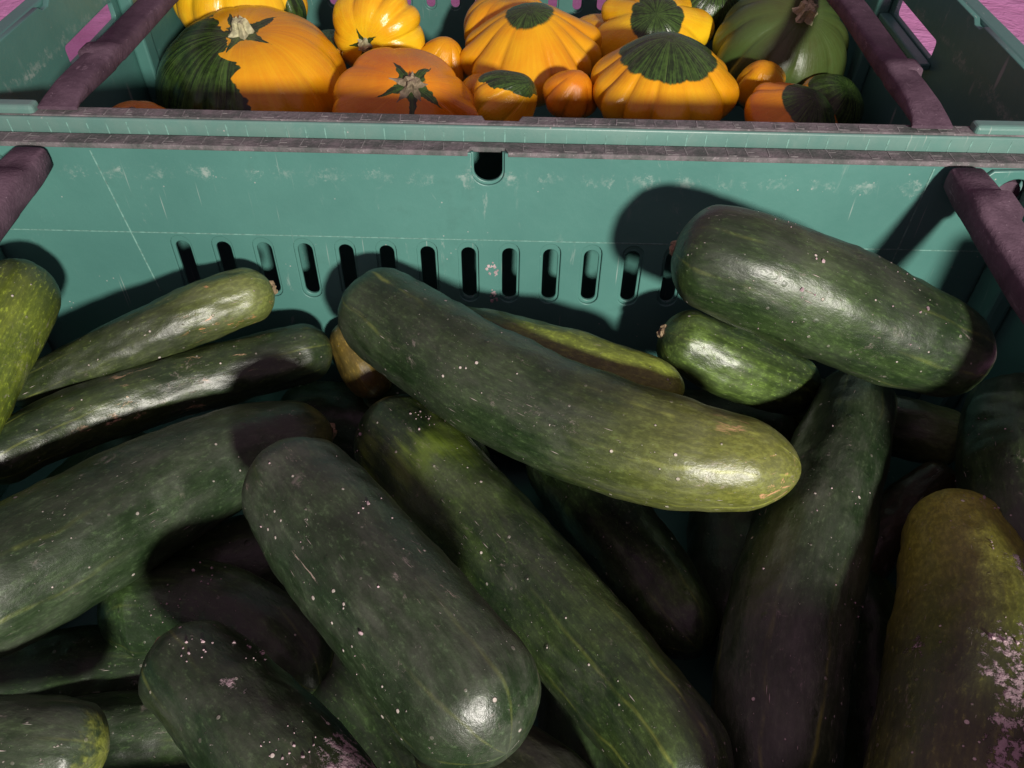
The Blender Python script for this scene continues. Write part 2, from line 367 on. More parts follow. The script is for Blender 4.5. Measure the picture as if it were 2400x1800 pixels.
CUCUMBERS = [
 dict(pts=[(-0.2700, -0.0322, -0.0640), (-0.2683, -0.0622, -0.0680), (-0.2693, -0.1031, -0.0780), (-0.2662, -0.1465, -0.0880), (-0.2567, -0.1804, -0.0920)], rad=(0.0214, 0.0226, 0.0223, 0.0205, 0.0180), caps=(1.1, 1.1), label='bright lime green cucumber at the left edge against the crate wall', dark=(0.05, 0.085, 0.012), light=(0.3, 0.38, 0.03), tip=(0.022, 0.034, 0.012), t0=0.62, t1=0.0, mott=1, dirt=0.0, lines=0.5, dust=0.25),
 dict(pts=[(-0.1337, -0.0241, -0.0780), (-0.1676, -0.0424, -0.0810), (-0.2128, -0.0666, -0.0910), (-0.2590, -0.0872, -0.1050), (-0.2712, -0.0925, -0.1090)], rad=(0.0160, 0.0173, 0.0153, 0.0120, 0.0104), caps=(1.0, 1.3), label='pale olive cucumber with orange brown scrapes at its tip, below the left slots', dark=(0.018, 0.03, 0.009), light=(0.07, 0.095, 0.024), tip=(0.19, 0.23, 0.055), t0=0.42, t1=0.0, mott=0.8, dirt=0.0, lines=0.5, dust=0.3, scrape=(0, 0.32, 1.0, (0.5, 0.24, 0.11)), scars=(0,)),
 dict(pts=[(-0.1025, -0.0331, -0.1140), (-0.1420, -0.0524, -0.1140), (-0.1957, -0.0810, -0.1130), (-0.2361, -0.1131, -0.1100), (-0.2624, -0.1470, -0.1080)], rad=(0.0178, 0.0189, 0.0186, 0.0171, 0.0146), caps=(0.95, 1.1), label='long thin dark cucumber with straw coloured scratches, second from the wall at left', dark=(0.012, 0.027, 0.009), light=(0.06, 0.09, 0.022), tip=(0.22, 0.24, 0.035), t0=0.0, t1=0.0, mott=0.7, dirt=0.0, lines=0.5, dust=0.4, scrape=(0.2, 0.75, 0.8, (0.42, 0.28, 0.17))),
 dict(pts=[(-0.0922, -0.0923, -0.1280), (-0.1322, -0.1125, -0.1240), (-0.1671, -0.1497, -0.1170), (-0.1932, -0.1868, -0.1090), (-0.2162, -0.2177, -0.1030), (-0.2348, -0.2421, -0.1000)], rad=(0.0186, 0.0261, 0.0304, 0.0314, 0.0304, 0.0267), caps=(1.2, 1.0), label='thick bent dark green cucumber curving down the left side of the crate', dark=(0.012, 0.027, 0.009), light=(0.046, 0.076, 0.032), tip=(0.1, 0.12, 0.03), t0=0.08, t1=0.0, mott=0.5, dirt=0.0, lines=0.4, dust=0.4, scars=(0,)),
 dict(pts=[(-0.0955, -0.1651, -0.0740), (-0.0626, -0.2049, -0.0700), (-0.0291, -0.2441, -0.0680), (-0.0024, -0.2733, -0.0680), (0.0137, -0.2948, -0.0680)], rad=(0.0239, 0.0271, 0.0267, 0.0264, 0.0224), caps=(0.95, 0.85), label='broad dusty dark green cucumber lying foremost in the middle of the heap', dark=(0.012, 0.027, 0.009), light=(0.05, 0.082, 0.038), tip=(0.22, 0.24, 0.035), t0=0.0, t1=0.0, mott=0.5, dirt=0.0, lines=0.15, dust=0.5, scrape=(0.1, 0.9, 0.3, (0.3, 0.24, 0.2)), lob=0.012, clods=(14, 0.0, 0.7)),
 dict(pts=[(-0.0257, -0.2621, -0.1480), (0.0027, -0.2667, -0.1440), (0.0298, -0.2821, -0.1400), (0.0560, -0.3094, -0.1400)], rad=(0.0160, 0.0206, 0.0203, 0.0167), caps=(1.1, 1.1), label='dim brownish cucumber at the bottom edge beneath the foremost broad one', dark=(0.014, 0.018, 0.009), light=(0.035, 0.038, 0.018), tip=(0.22, 0.24, 0.035), t0=0.0, t1=0.0, mott=0.5, dirt=0.0, lines=0.5, dust=0.35),
 dict(pts=[(-0.0684, -0.0801, -0.1300), (-0.0326, -0.1226, -0.1270), (0.0142, -0.1828, -0.1220), (0.0529, -0.2365, -0.1150), (0.0756, -0.2711, -0.1100), (0.0888, -0.2980, -0.1080)], rad=(0.0259, 0.0285, 0.0264, 0.0237, 0.0216, 0.0193), caps=(0.9, 1.2), label='long dark cucumber with a bright green patch near its crumb covered upper end', dark=(0.012, 0.027, 0.009), light=(0.056, 0.094, 0.022), tip=(0.22, 0.24, 0.035), t0=0.0, t1=0.0, mott=0.7, dirt=0.0, lines=0.45, dust=0.35, patch=(0.2, 0.13, (0.11, 0.17, 0.018)), scars=(0,), scar_r=0.007, clods=(24, 0.0, 0.2)),
 dict(pts=[(-0.0814, -0.0303, -0.0780), (-0.0488, -0.0616, -0.0780), (-0.0003, -0.1027, -0.0790), (0.0491, -0.1319, -0.0800), (0.0942, -0.1506, -0.0780), (0.1456, -0.1609, -0.0750)], rad=(0.0251, 0.0275, 0.0290, 0.0288, 0.0268, 0.0182), caps=(0.9, 1.55), label='large curved dark cucumber with yellow tip lying across the top of the heap', dark=(0.012, 0.027, 0.009), light=(0.046, 0.078, 0.028), tip=(0.19, 0.205, 0.035), t0=0.0, t1=0.46, mott=0.5, dirt=0.0, lines=1.0, dust=0.38, scrape=(0.86, 1.0, 0.9, (0.45, 0.26, 0.14))),
 dict(pts=[(0.0906, -0.0643, -0.0180), (0.1234, -0.0735, -0.0220), (0.1679, -0.0786, -0.0380), (0.2111, -0.0848, -0.0540), (0.2564, -0.0895, -0.0680)], rad=(0.0245, 0.0277, 0.0300, 0.0281, 0.0212), caps=(0.75, 1.05), label='thick glossy cucumber leaning highest against the wall at right', dark=(0.012, 0.027, 0.009), light=(0.05, 0.09, 0.025), tip=(0.22, 0.24, 0.035), t0=0.0, t1=0.0, mott=0.7, dirt=0.0, lines=0.5, dust=0.35, scars=(0,), lob=0.01, clods=(26, 0.2, 0.8)),
 dict(pts=[(0.0954, -0.0510, -0.0820), (0.1316, -0.0566, -0.0970), (0.1681, -0.0553, -0.1140), (0.1922, -0.0508, -0.1280)], rad=(0.0175, 0.0214, 0.0198, 0.0158), caps=(0.8, 1.1), label='bright green cucumber end with a dried calyx, directly beneath the highest cucumber', dark=(0.018, 0.035, 0.008), light=(0.13, 0.21, 0.04), tip=(0.22, 0.24, 0.035), t0=0.0, t1=0.0, mott=0.9, dirt=0.0, lines=0.5, dust=0.3, scars=(0,)),
 dict(pts=[(-0.0488, -0.0298, -0.1000), (-0.0054, -0.0511, -0.0920), (0.0470, -0.0776, -0.0860), (0.1024, -0.0971, -0.0860)], rad=(0.0155, 0.0183, 0.0184, 0.0133), caps=(1.1, 1.6), label='light green cucumber tucked behind the large curved one, against the slotted wall', dark=(0.025, 0.045, 0.01), light=(0.2, 0.27, 0.03), tip=(0.28, 0.34, 0.05), t0=0.0, t1=0.5, mott=0.8, dirt=0.0, lines=0.5, dust=0.2),
 dict(pts=[(-0.1015, -0.0093, -0.1160), (-0.0853, -0.0289, -0.1320), (-0.0725, -0.0373, -0.1500)], rad=(0.0119, 0.0160, 0.0167), caps=(1.0, 1.0), label='small amber brown cucumber end peeking out left of the large curved one', dark=(0.1, 0.075, 0.016), light=(0.24, 0.16, 0.03), tip=(0.22, 0.24, 0.035), t0=0.0, t1=0.0, mott=0.6, dirt=0.0, lines=1, dust=0.1),
 dict(pts=[(-0.1476, -0.0330, -0.1760), (-0.1039, -0.0338, -0.1780), (-0.0518, -0.0535, -0.1800), (-0.0048, -0.0834, -0.1800)], rad=(0.0218, 0.0243, 0.0237, 0.0203), caps=(1.0, 1.0), label='shadowed cucumber deep in the gap between the bent and the large curved ones', dark=(0.012, 0.027, 0.009), light=(0.05, 0.094, 0.027), tip=(0.22, 0.24, 0.035), t0=0.0, t1=0.0, mott=0.5, dirt=0.0, lines=0.5, dust=0.35),
 dict(pts=[(0.1011, -0.2183, -0.1360), (0.0873, -0.1778, -0.1460), (0.0623, -0.1204, -0.1580), (0.0328, -0.0598, -0.1700)], rad=(0.0139, 0.0216, 0.0249, 0.0231), caps=(1.0, 1.0), label='dark smooth cucumber low in the gap right of the long one', dark=(0.007, 0.014, 0.006), light=(0.05, 0.094, 0.027), tip=(0.22, 0.24, 0.035), t0=0.0, t1=0.0, mott=0.5, dirt=0.0, lines=0.5, dust=0.2),
 dict(pts=[(0.2180, -0.0551, -0.1140), (0.1913, -0.1063, -0.1120), (0.1568, -0.1731, -0.1120), (0.1321, -0.2277, -0.1150), (0.1206, -0.2692, -0.1200), (0.1174, -0.2919, -0.1240)], rad=(0.0203, 0.0237, 0.0286, 0.0277, 0.0250, 0.0212), caps=(1.1, 1.0), label='long dark spotted cucumber standing steeply at right, pointing to the wall', dark=(0.012, 0.027, 0.009), light=(0.05, 0.072, 0.036), tip=(0.22, 0.24, 0.035), t0=0.0, t1=0.0, mott=0.5, dirt=0.0, lines=0.5, dust=0.5, lob=0.012, clods=(16, 0.1, 0.7)),
 dict(pts=[(0.2261, -0.1547, -0.1020), (0.2167, -0.1951, -0.0980), (0.2021, -0.2375, -0.0930), (0.1857, -0.2712, -0.0900), (0.1637, -0.3083, -0.0880), (0.1426, -0.3409, -0.0880)], rad=(0.0193, 0.0270, 0.0318, 0.0326, 0.0294, 0.0239), caps=(1.1, 1.0), label='yellowish cucumber caked with pinkish mud in the lower right', dark=(0.03, 0.04, 0.01), light=(0.14, 0.16, 0.03), tip=(0.42, 0.42, 0.06), t0=0.6, t1=0.0, mott=0.9, dirt=0.72, lines=0.5, dust=0.3, ddir=(0.45, -0.5, 0.75), clods=(70, 0.05, 0.8)),
 dict(pts=[(0.2974, -0.0702, -0.1060), (0.2784, -0.1068, -0.1010), (0.2614, -0.1474, -0.0970), (0.2489, -0.1849, -0.0950), (0.2384, -0.2205, -0.0950)], rad=(0.0199, 0.0259, 0.0278, 0.0249, 0.0191), caps=(1.0, 1.0), label='dark speckled cucumber cut off by the right edge of the photo', dark=(0.012, 0.027, 0.009), light=(0.05, 0.094, 0.027), tip=(0.22, 0.24, 0.035), t0=0.0, t1=0.0, mott=0.5, dirt=0.0, lines=0.5, dust=0.4, clods=(26, 0.2, 0.8)),
 dict(pts=[(0.2846, -0.0722, -0.1450), (0.2607, -0.0605, -0.1480), (0.2318, -0.0414, -0.1560), (0.1929, -0.0214, -0.1600)], rad=(0.0162, 0.0189, 0.0196, 0.0185), caps=(0.55, 1.0), label='shaded cucumber with a pale green blunt end below the highest one at right', dark=(0.012, 0.027, 0.009), light=(0.05, 0.08, 0.02), tip=(0.28, 0.38, 0.14), t0=0.35, t1=0.0, mott=0.5, dirt=0.0, lines=0.7, dust=0.35),
 dict(pts=[(0.2705, -0.0922, -0.1500), (0.2430, -0.1095, -0.1620), (0.2134, -0.1373, -0.1720), (0.1855, -0.1715, -0.1800)], rad=(0.0136, 0.0151, 0.0152, 0.0138), caps=(0.8, 1.0), label='small brownish cucumber in shadow above the muddy one', dark=(0.035, 0.03, 0.012), light=(0.08, 0.06, 0.02), tip=(0.22, 0.24, 0.035), t0=0.0, t1=0.0, mott=0.6, dirt=0.0, lines=0.5, dust=0.35),
 dict(pts=[(-0.1914, -0.2016, -0.1560), (-0.1711, -0.1939, -0.1560), (-0.1382, -0.1959, -0.1540), (-0.1073, -0.2076, -0.1540), (-0.0756, -0.2318, -0.1580)], rad=(0.0203, 0.0248, 0.0251, 0.0227, 0.0196), caps=(0.8, 1.0), label='dark cucumber under the bent one, its blunt end facing left', dark=(0.012, 0.027, 0.009), light=(0.05, 0.094, 0.027), tip=(0.22, 0.24, 0.035), t0=0.0, t1=0.0, mott=0.5, dirt=0.0, lines=0.5, dust=0.3, clods=(24, 0.3, 0.7)),
 dict(pts=[(-0.1224, -0.2471, -0.0920), (-0.0975, -0.2664, -0.0900), (-0.0649, -0.2941, -0.0880), (-0.0407, -0.3175, -0.0860), (-0.0219, -0.3415, -0.0840)], rad=(0.0188, 0.0207, 0.0231, 0.0227, 0.0196), caps=(0.85, 1.0), label='dusty dark cucumber in the lower left with a crust of pinkish soil', dark=(0.012, 0.027, 0.009), light=(0.05, 0.084, 0.034), tip=(0.14, 0.16, 0.02), t0=0.0, t1=0.45, mott=0.5, dirt=0.55, lines=0.5, dust=0.45, ddir=(0.75, 0.1, 0.65), clods=(50, 0.1, 0.9), scars=(0,), scar_r=0.008),
 dict(pts=[(-0.1418, -0.2803, -0.1140), (-0.1603, -0.2807, -0.1120), (-0.1992, -0.2819, -0.1120), (-0.2498, -0.2868, -0.1120)], rad=(0.0143, 0.0193, 0.0205, 0.0185), caps=(0.7, 1.0), label='cucumber in the bottom left corner with a yellow spot at its end', dark=(0.012, 0.027, 0.009), light=(0.045, 0.075, 0.03), tip=(0.3, 0.34, 0.06), t0=0.07, t1=0.0, mott=0.5, dirt=0.0, lines=0.5, dust=0.4),
 dict(pts=[(-0.1118, -0.2450, -0.1700), (-0.1619, -0.2508, -0.1700), (-0.2027, -0.2575, -0.1720), (-0.2385, -0.2626, -0.1720)], rad=(0.0174, 0.0197, 0.0202, 0.0179), caps=(1.1, 1.1), label='dim cucumber between the corner one and the dusty one, low in the heap', dark=(0.012, 0.027, 0.009), light=(0.05, 0.094, 0.027), tip=(0.22, 0.24, 0.035), t0=0.0, t1=0.0, mott=0.5, dirt=0.0, lines=0.5, dust=0.35),
 dict(pts=[(-0.1464, -0.2120, -0.1780), (-0.1966, -0.2160, -0.1780), (-0.2392, -0.2246, -0.1780), (-0.2819, -0.2306, -0.1780)], rad=(0.0199, 0.0222, 0.0218, 0.0193), caps=(1.1, 1.1), label='dim cucumber in the dark gap under the thick bent one at the left edge', dark=(0.012, 0.027, 0.009), light=(0.05, 0.094, 0.027), tip=(0.22, 0.24, 0.035), t0=0.0, t1=0.0, mott=0.5, dirt=0.0, lines=0.5, dust=0.35),
 dict(pts=[(-0.0978, -0.1963, -0.1760), (-0.0707, -0.2252, -0.1760), (-0.0355, -0.2673, -0.1760), (-0.0114, -0.3032, -0.1760)], rad=(0.0204, 0.0228, 0.0220, 0.0184), caps=(1.1, 1.1), label='dim cucumber in the narrow gap between the dusty one and the foremost broad one', dark=(0.012, 0.027, 0.009), light=(0.05, 0.094, 0.027), tip=(0.22, 0.24, 0.035), t0=0.0, t1=0.0, mott=0.5, dirt=0.0, lines=0.5, dust=0.35),
 dict(pts=[(0.2013, -0.1473, -0.1760), (0.1986, -0.1974, -0.1760), (0.1862, -0.2444, -0.1760), (0.1700, -0.2895, -0.1760)], rad=(0.0221, 0.0238, 0.0229, 0.0188), caps=(1.1, 1.1), label='dim cucumber in the dark gap between the steep spotted one and the muddy one', dark=(0.012, 0.027, 0.009), light=(0.05, 0.094, 0.027), tip=(0.22, 0.24, 0.035), t0=0.0, t1=0.0, mott=0.5, dirt=0.0, lines=0.5, dust=0.35),
 dict(pts=[(-0.1, -0.03, -0.175), (-0.0472, -0.0293, -0.175), (0.0056, -0.0287, -0.175), (0.06, -0.028, -0.175)], rad=(0.024, 0.027, 0.027, 0.023), caps=(1.0, 1.1), label='barely visible cucumber in the upper wedge between the large curved one and the long one', dark=(0.012, 0.027, 0.009), light=(0.05, 0.094, 0.027), tip=(0.22, 0.24, 0.035), t0=0.0, t1=0.0, mott=0.5, dirt=0.0, lines=0.5, dust=0.35),
 dict(pts=[(0.08, -0.04, -0.176), (0.1196, -0.0384, -0.176), (0.1592, -0.0367, -0.176), (0.2, -0.035, -0.176)], rad=(0.024, 0.027, 0.027, 0.023), caps=(1.0, 1.1), label='barely visible cucumber by the wall beneath the bright green calyx end', dark=(0.012, 0.027, 0.009), light=(0.05, 0.094, 0.027), tip=(0.22, 0.24, 0.035), t0=0.0, t1=0.0, mott=0.5, dirt=0.0, lines=0.5, dust=0.35),
 dict(pts=[(-0.27, -0.2, -0.175), (-0.2552, -0.1538, -0.175), (-0.2403, -0.1076, -0.175), (-0.225, -0.06, -0.175)], rad=(0.024, 0.027, 0.027, 0.023), caps=(1.0, 1.1), label='barely visible cucumber between the thin scratched one and the thick bent one', dark=(0.012, 0.027, 0.009), light=(0.05, 0.094, 0.027), tip=(0.22, 0.24, 0.035), t0=0.0, t1=0.0, mott=0.5, dirt=0.0, lines=0.5, dust=0.35),
 dict(pts=[(-0.19, -0.17, -0.178), (-0.1471, -0.1535, -0.178), (-0.1042, -0.137, -0.178), (-0.06, -0.12, -0.178)], rad=(0.024, 0.027, 0.027, 0.023), caps=(1.0, 1.1), label='barely visible cucumber in the gap between the bent one and the blunt one below', dark=(0.012, 0.027, 0.009), light=(0.05, 0.094, 0.027), tip=(0.22, 0.24, 0.035), t0=0.0, t1=0.0, mott=0.5, dirt=0.0, lines=0.5, dust=0.35),
 dict(pts=[(0.06, -0.3, -0.176), (0.0567, -0.2604, -0.176), (0.0534, -0.2208, -0.176), (0.05, -0.18, -0.176)], rad=(0.024, 0.027, 0.027, 0.023), caps=(1.0, 1.1), label='barely visible cucumber at the bottom edge between the broad one and the long one', dark=(0.012, 0.027, 0.009), light=(0.05, 0.094, 0.027), tip=(0.22, 0.24, 0.035), t0=0.0, t1=0.0, mott=0.5, dirt=0.0, lines=0.5, dust=0.35),
 dict(pts=[(0.13, -0.2, -0.176), (0.1366, -0.1604, -0.176), (0.1432, -0.1208, -0.176), (0.15, -0.08, -0.176)], rad=(0.024, 0.027, 0.027, 0.023), caps=(1.0, 1.1), label='barely visible cucumber in the black gap just left of the steep spotted one', dark=(0.012, 0.027, 0.009), light=(0.05, 0.094, 0.027), tip=(0.22, 0.24, 0.035), t0=0.0, t1=0.0, mott=0.5, dirt=0.0, lines=0.5, dust=0.35),
]
SQUASHES = [
 dict(loc=(-0.215, 0.25, -0.0601), R=0.0777, axis=(0.02, -0.2, 0.98), prof='dome', n=14, amp=0.05, pats=(('side', (-1, -0.35, 0.55), 0.36, 0.75), ('star', 0.22)), stalk='pale', label='large half orange half dark green squash with pale star stalk, leftmost in the crate', ss=0.9),
 dict(loc=(-0.2489, 0.36, -0.0286), R=0.0585, axis=(0.1, -0.05, 1), prof='dome', n=10, amp=0.1, pats=(('side', (0.12, -1, -0.1), 0.9, 0.3),), stalk=None, label='yellow squash with a green patch at the top edge, behind the half green one', base=(0.88, 0.55, 0.016)),
 dict(loc=(-0.1199, 0.31, -0.0459), R=0.0417, axis=(-0.32, -0.95, -0.05), prof='dome', n=9, amp=0.14, pats=(('star', 0.2),), stalk='pale', label='glossy yellow squash lying on its side with stalk facing the camera', base=(0.88, 0.55, 0.016), gloss=0.12, ss=1.1),
 dict(loc=(-0.0785, 0.19, -0.061), R=0.0572, axis=(0.22, -0.55, 0.8), prof='pattypan', n=9, amp=0.06, pats=(('star', 0.25),), stalk='brown', label='deep orange squash with a dark ragged star round its stalk, at the front rim', base=(0.7, 0.25, 0.008)),
 dict(loc=(-0.0614, 0.3, -0.0639), R=0.0238, axis=(0.3, -0.2, 0.9), prof='lumpy', n=6, amp=0.25, pats=(), stalk=None, label='small bumpy orange squash between the glossy yellow one and the big scalloped one'),
 dict(loc=(0.0176, 0.3, -0.0503), R=0.0591, axis=(-0.07, -0.22, 0.97), prof='pattypan', n=11, amp=0.17, pats=(('cap', 0.52),), stalk='scar', label='big scalloped orange squash with a small green cap, in the middle of the crate'),
 dict(loc=(-0.0057, 0.36, -0.0469), R=0.0413, axis=(0, -0.05, 1), prof='dome', n=9, amp=0.12, pats=(), stalk=None, label='orange squash at the top edge behind the big scalloped one'),
 dict(loc=(-0.0008, 0.17, -0.0442), R=0.0263, axis=(0.75, -0.15, 0.65), prof='lumpy', n=7, amp=0.12, pats=(('side', (0.25, 0.6, 0.75), 0.42, 0.35),), stalk=None, label='small orange squash with dark green right side, at the notch of the rim'),
 dict(loc=(0.0491, 0.21, -0.0536), R=0.022, axis=(0.3, -0.3, 0.9), prof='lumpy', n=5, amp=0.2, pats=(), stalk=None, label='small deep orange squash left of the green capped one at the front', base=(0.7, 0.25, 0.008)),
 dict(loc=(0.1288, 0.34, -0.0511), R=0.0523, axis=(-0.1, -0.62, 0.78), prof='pattypan', n=10, amp=0.24, pats=(('cap', 0.47),), stalk=None, label='fan shaped scalloped yellow squash standing on edge behind the green capped one', base=(0.88, 0.55, 0.016)),
 dict(loc=(0.1208, 0.21, -0.0422), R=0.0572, axis=(0, -0.1, 0.99), prof='pattypan', n=11, amp=0.15, pats=(('cap', 0.33),), stalk='scar', label='squat orange squash with a wide dark green cap, foremost right of the middle'),
 dict(loc=(0.1797, 0.38, -0.0344), R=0.0329, axis=(0.2, -0.5, 0.8), prof='round', n=8, amp=0.06, pats=(('side', (-0.3, -0.4, 0.8), -0.1, 0.9),), stalk=None, label='dark green and orange squash at the top edge left of the round green one'),
 dict(loc=(0.2372, 0.31, -0.0506), R=0.058, axis=(0.13, -0.52, 0.84), prof='round', n=11, amp=0.12, pats=(), stalk='pale', label='large round all green squash with pale star stalk at the right', base=(0.06, 0.1, 0.024), gloss=0.3, ss=1.4),
 dict(loc=(0.2058, 0.24, -0.0538), R=0.022, axis=(-0.1, -0.4, 0.9), prof='lumpy', n=4, amp=0.28, pats=(), stalk=None, label='small knobbly orange squash below the round green one'),
 dict(loc=(0.2173, 0.17, -0.0537), R=0.0391, axis=(0.3, -0.3, 0.9), prof='pattypan', n=9, amp=0.1, pats=(('cap', 0.36),), stalk='scar', label='orange squash with dark brown green cap at the front rim, far right', base=(0.7, 0.25, 0.008)),
 dict(loc=(0.2665, 0.24, -0.0719), R=0.0301, axis=(0.4, -0.3, 0.85), prof='round', n=8, amp=0.05, pats=(('cap', 0.25), ('side', (0, 0, -1), -0.02, 0.3)), stalk=None, label='dark green squash with an orange stripe, in shadow at far right'),
 dict(loc=(-0.265, 0.13, -0.0546), R=0.0301, axis=(0.1, -0.15, 0.97), prof='dome', n=9, amp=0.1, pats=(), stalk='brown', label='orange squash top showing above the front rim, beside the left bale arm', base=(0.7, 0.25, 0.008)),
 dict(loc=(-0.0237, 0.25, -0.0658), R=0.0179, axis=(0, 0, 1), prof='dome', n=7, amp=0.1, pats=(), stalk=None, label='orange sliver of squash under the big scalloped one'),
 dict(loc=(0.0806, 0.38, -0.063), R=0.0276, axis=(0, 0, 1), prof='dome', n=8, amp=0.12, pats=(), stalk=None, label='orange squash mostly hidden between the two scalloped ones'),
 dict(loc=(-0.1684, 0.34, -0.0661), R=0.0232, axis=(0, 0, 1), prof='dome', n=8, amp=0.1, pats=(('side', (0, 0, 1), 0.2),), stalk=None, label='orange and green squash mostly hidden behind the half green one'),
]

# ------------------------------------------------------------------ cucumbers
def catmull(P, rr, n):
    P = [Vector(p) for p in P]; Q = [2*P[0]-P[1]] + P + [2*P[-1]-P[-2]]; k = len(P); out = []
    for i in range(n+1):
        t = min((k-1)*i/n, k-1-1e-6); j = int(t); f = t-j; a, b, c, d = Q[j:j+4]
        p = .5*((2*b) + (c-a)*f + (2*a-5*b+4*c-d)*f*f + (3*b-a-3*c+d)*f**3)
        out.append((p, rr[j]*(1-f) + rr[j+1]*f))
    return out
def cucumber_mesh(pts, rr, caps, seed, lob=.02, nu=56, nv=110):
    dense = catmull(pts, rr, 300)
    s = [0.0]
    for (a, _), (b, _) in zip(dense, dense[1:]): s.append(s[-1] + (b-a).length)
    L = s[-1]; e0, e1 = caps[0]*rr[0], caps[1]*rr[-1]
    def look(d):
        lo = 0
        while lo < 299 and s[lo+1] < d: lo += 1
        f = (d - s[lo])/max(s[lo+1]-s[lo], 1e-9)
        p = dense[lo][0].lerp(dense[lo+1][0], f); r = dense[lo][1]*(1-f) + dense[lo+1][1]*f
        t = (dense[min(lo+4, 300)][0] - dense[max(lo-3, 0)][0]).normalized()
        return p, r, t
    # rows are packed closer in the caps
    ds = []
    for i in range(nv+1):
        u = i/nv; u = .5 - .5*math.cos(math.pi*u)*(.25 + .75) if False else u
        ds.append(u)
    m0 = 14
    rows = [e0*(1-math.cos(math.pi/2*i/m0)) for i in range(m0)] + [e0 + (L-e0-e1)*i/(nv-2*m0) for i in range(nv-2*m0+1)] + [L - e1*(1-math.cos(math.pi/2*i/m0)) for i in range(m0-1, -1, -1)]
    c0 = sum((Vector(p) for p in pts), Vector())/len(pts)
    ref = Vector((.1, .2, 1)); verts = []; st = []; rng = random.Random(seed); ph = rng.uniform(0, 6.28); nl = rng.choice((3, 5, 5))
    prev = None
    for d in rows:
        p, r, t = look(min(d, L))
        f = 1.0
        if d < e0: f *= math.sqrt(max(0, 1-(1-d/e0)**2))
        if L-d < e1: f *= math.sqrt(max(0, 1-(1-(L-d)/e1)**2))
        if prev is None: x = (ref - t*ref.dot(t)).normalized()
        else: x = (prev - t*prev.dot(t)).normalized()
        prev = x; y = t.cross(x)
        ring = []
        for k in range(nu):
            a = 2*math.pi*k/nu
            q = r*f
            q *= 1 + lob*math.cos(nl*a + ph + d*4)
            q += .0011*f*noise.noise(Vector((math.cos(a)*1.6 + seed, math.sin(a)*1.6, d*38)))
            q += .0007*f*noise.noise(Vector((math.cos(a)*5 + seed*2, math.sin(a)*5, d*110)))
            q = max(q, 0)
            ring.append(len(verts)); verts.append(p - c0 + (x*math.cos(a) + y*math.sin(a))*q)
            st.append((math.cos(a)*max(r*f, .25*r), math.sin(a)*max(r*f, .25*r), d))
    faces = []
    n = len(rows)
    for i in range(n-1):
        for k in range(nu): faces.append((i*nu+k, i*nu+(k+1) % nu, (i+1)*nu+(k+1) % nu, (i+1)*nu+k))
    faces.append(tuple(range(nu))[::-1]); faces.append(tuple((n-1)*nu+k for k in range(nu)))
    me = bpy.data.meshes.new('body'); me.from_pydata(verts, [], faces)
    at = me.attributes.new('skin', 'FLOAT_VECTOR', 'POINT')
    at.data.foreach_set('vector', [c for v in st for c in v])
    al = me.attributes.new('along', 'FLOAT', 'POINT'); al.data.foreach_set('value', [q[2]/L for q in st])
    bm = bmesh.new(); bm.from_mesh(me); bmesh.ops.recalc_face_normals(bm, faces=bm.faces); bm.to_mesh(me); bm.free()
    return me, c0, L
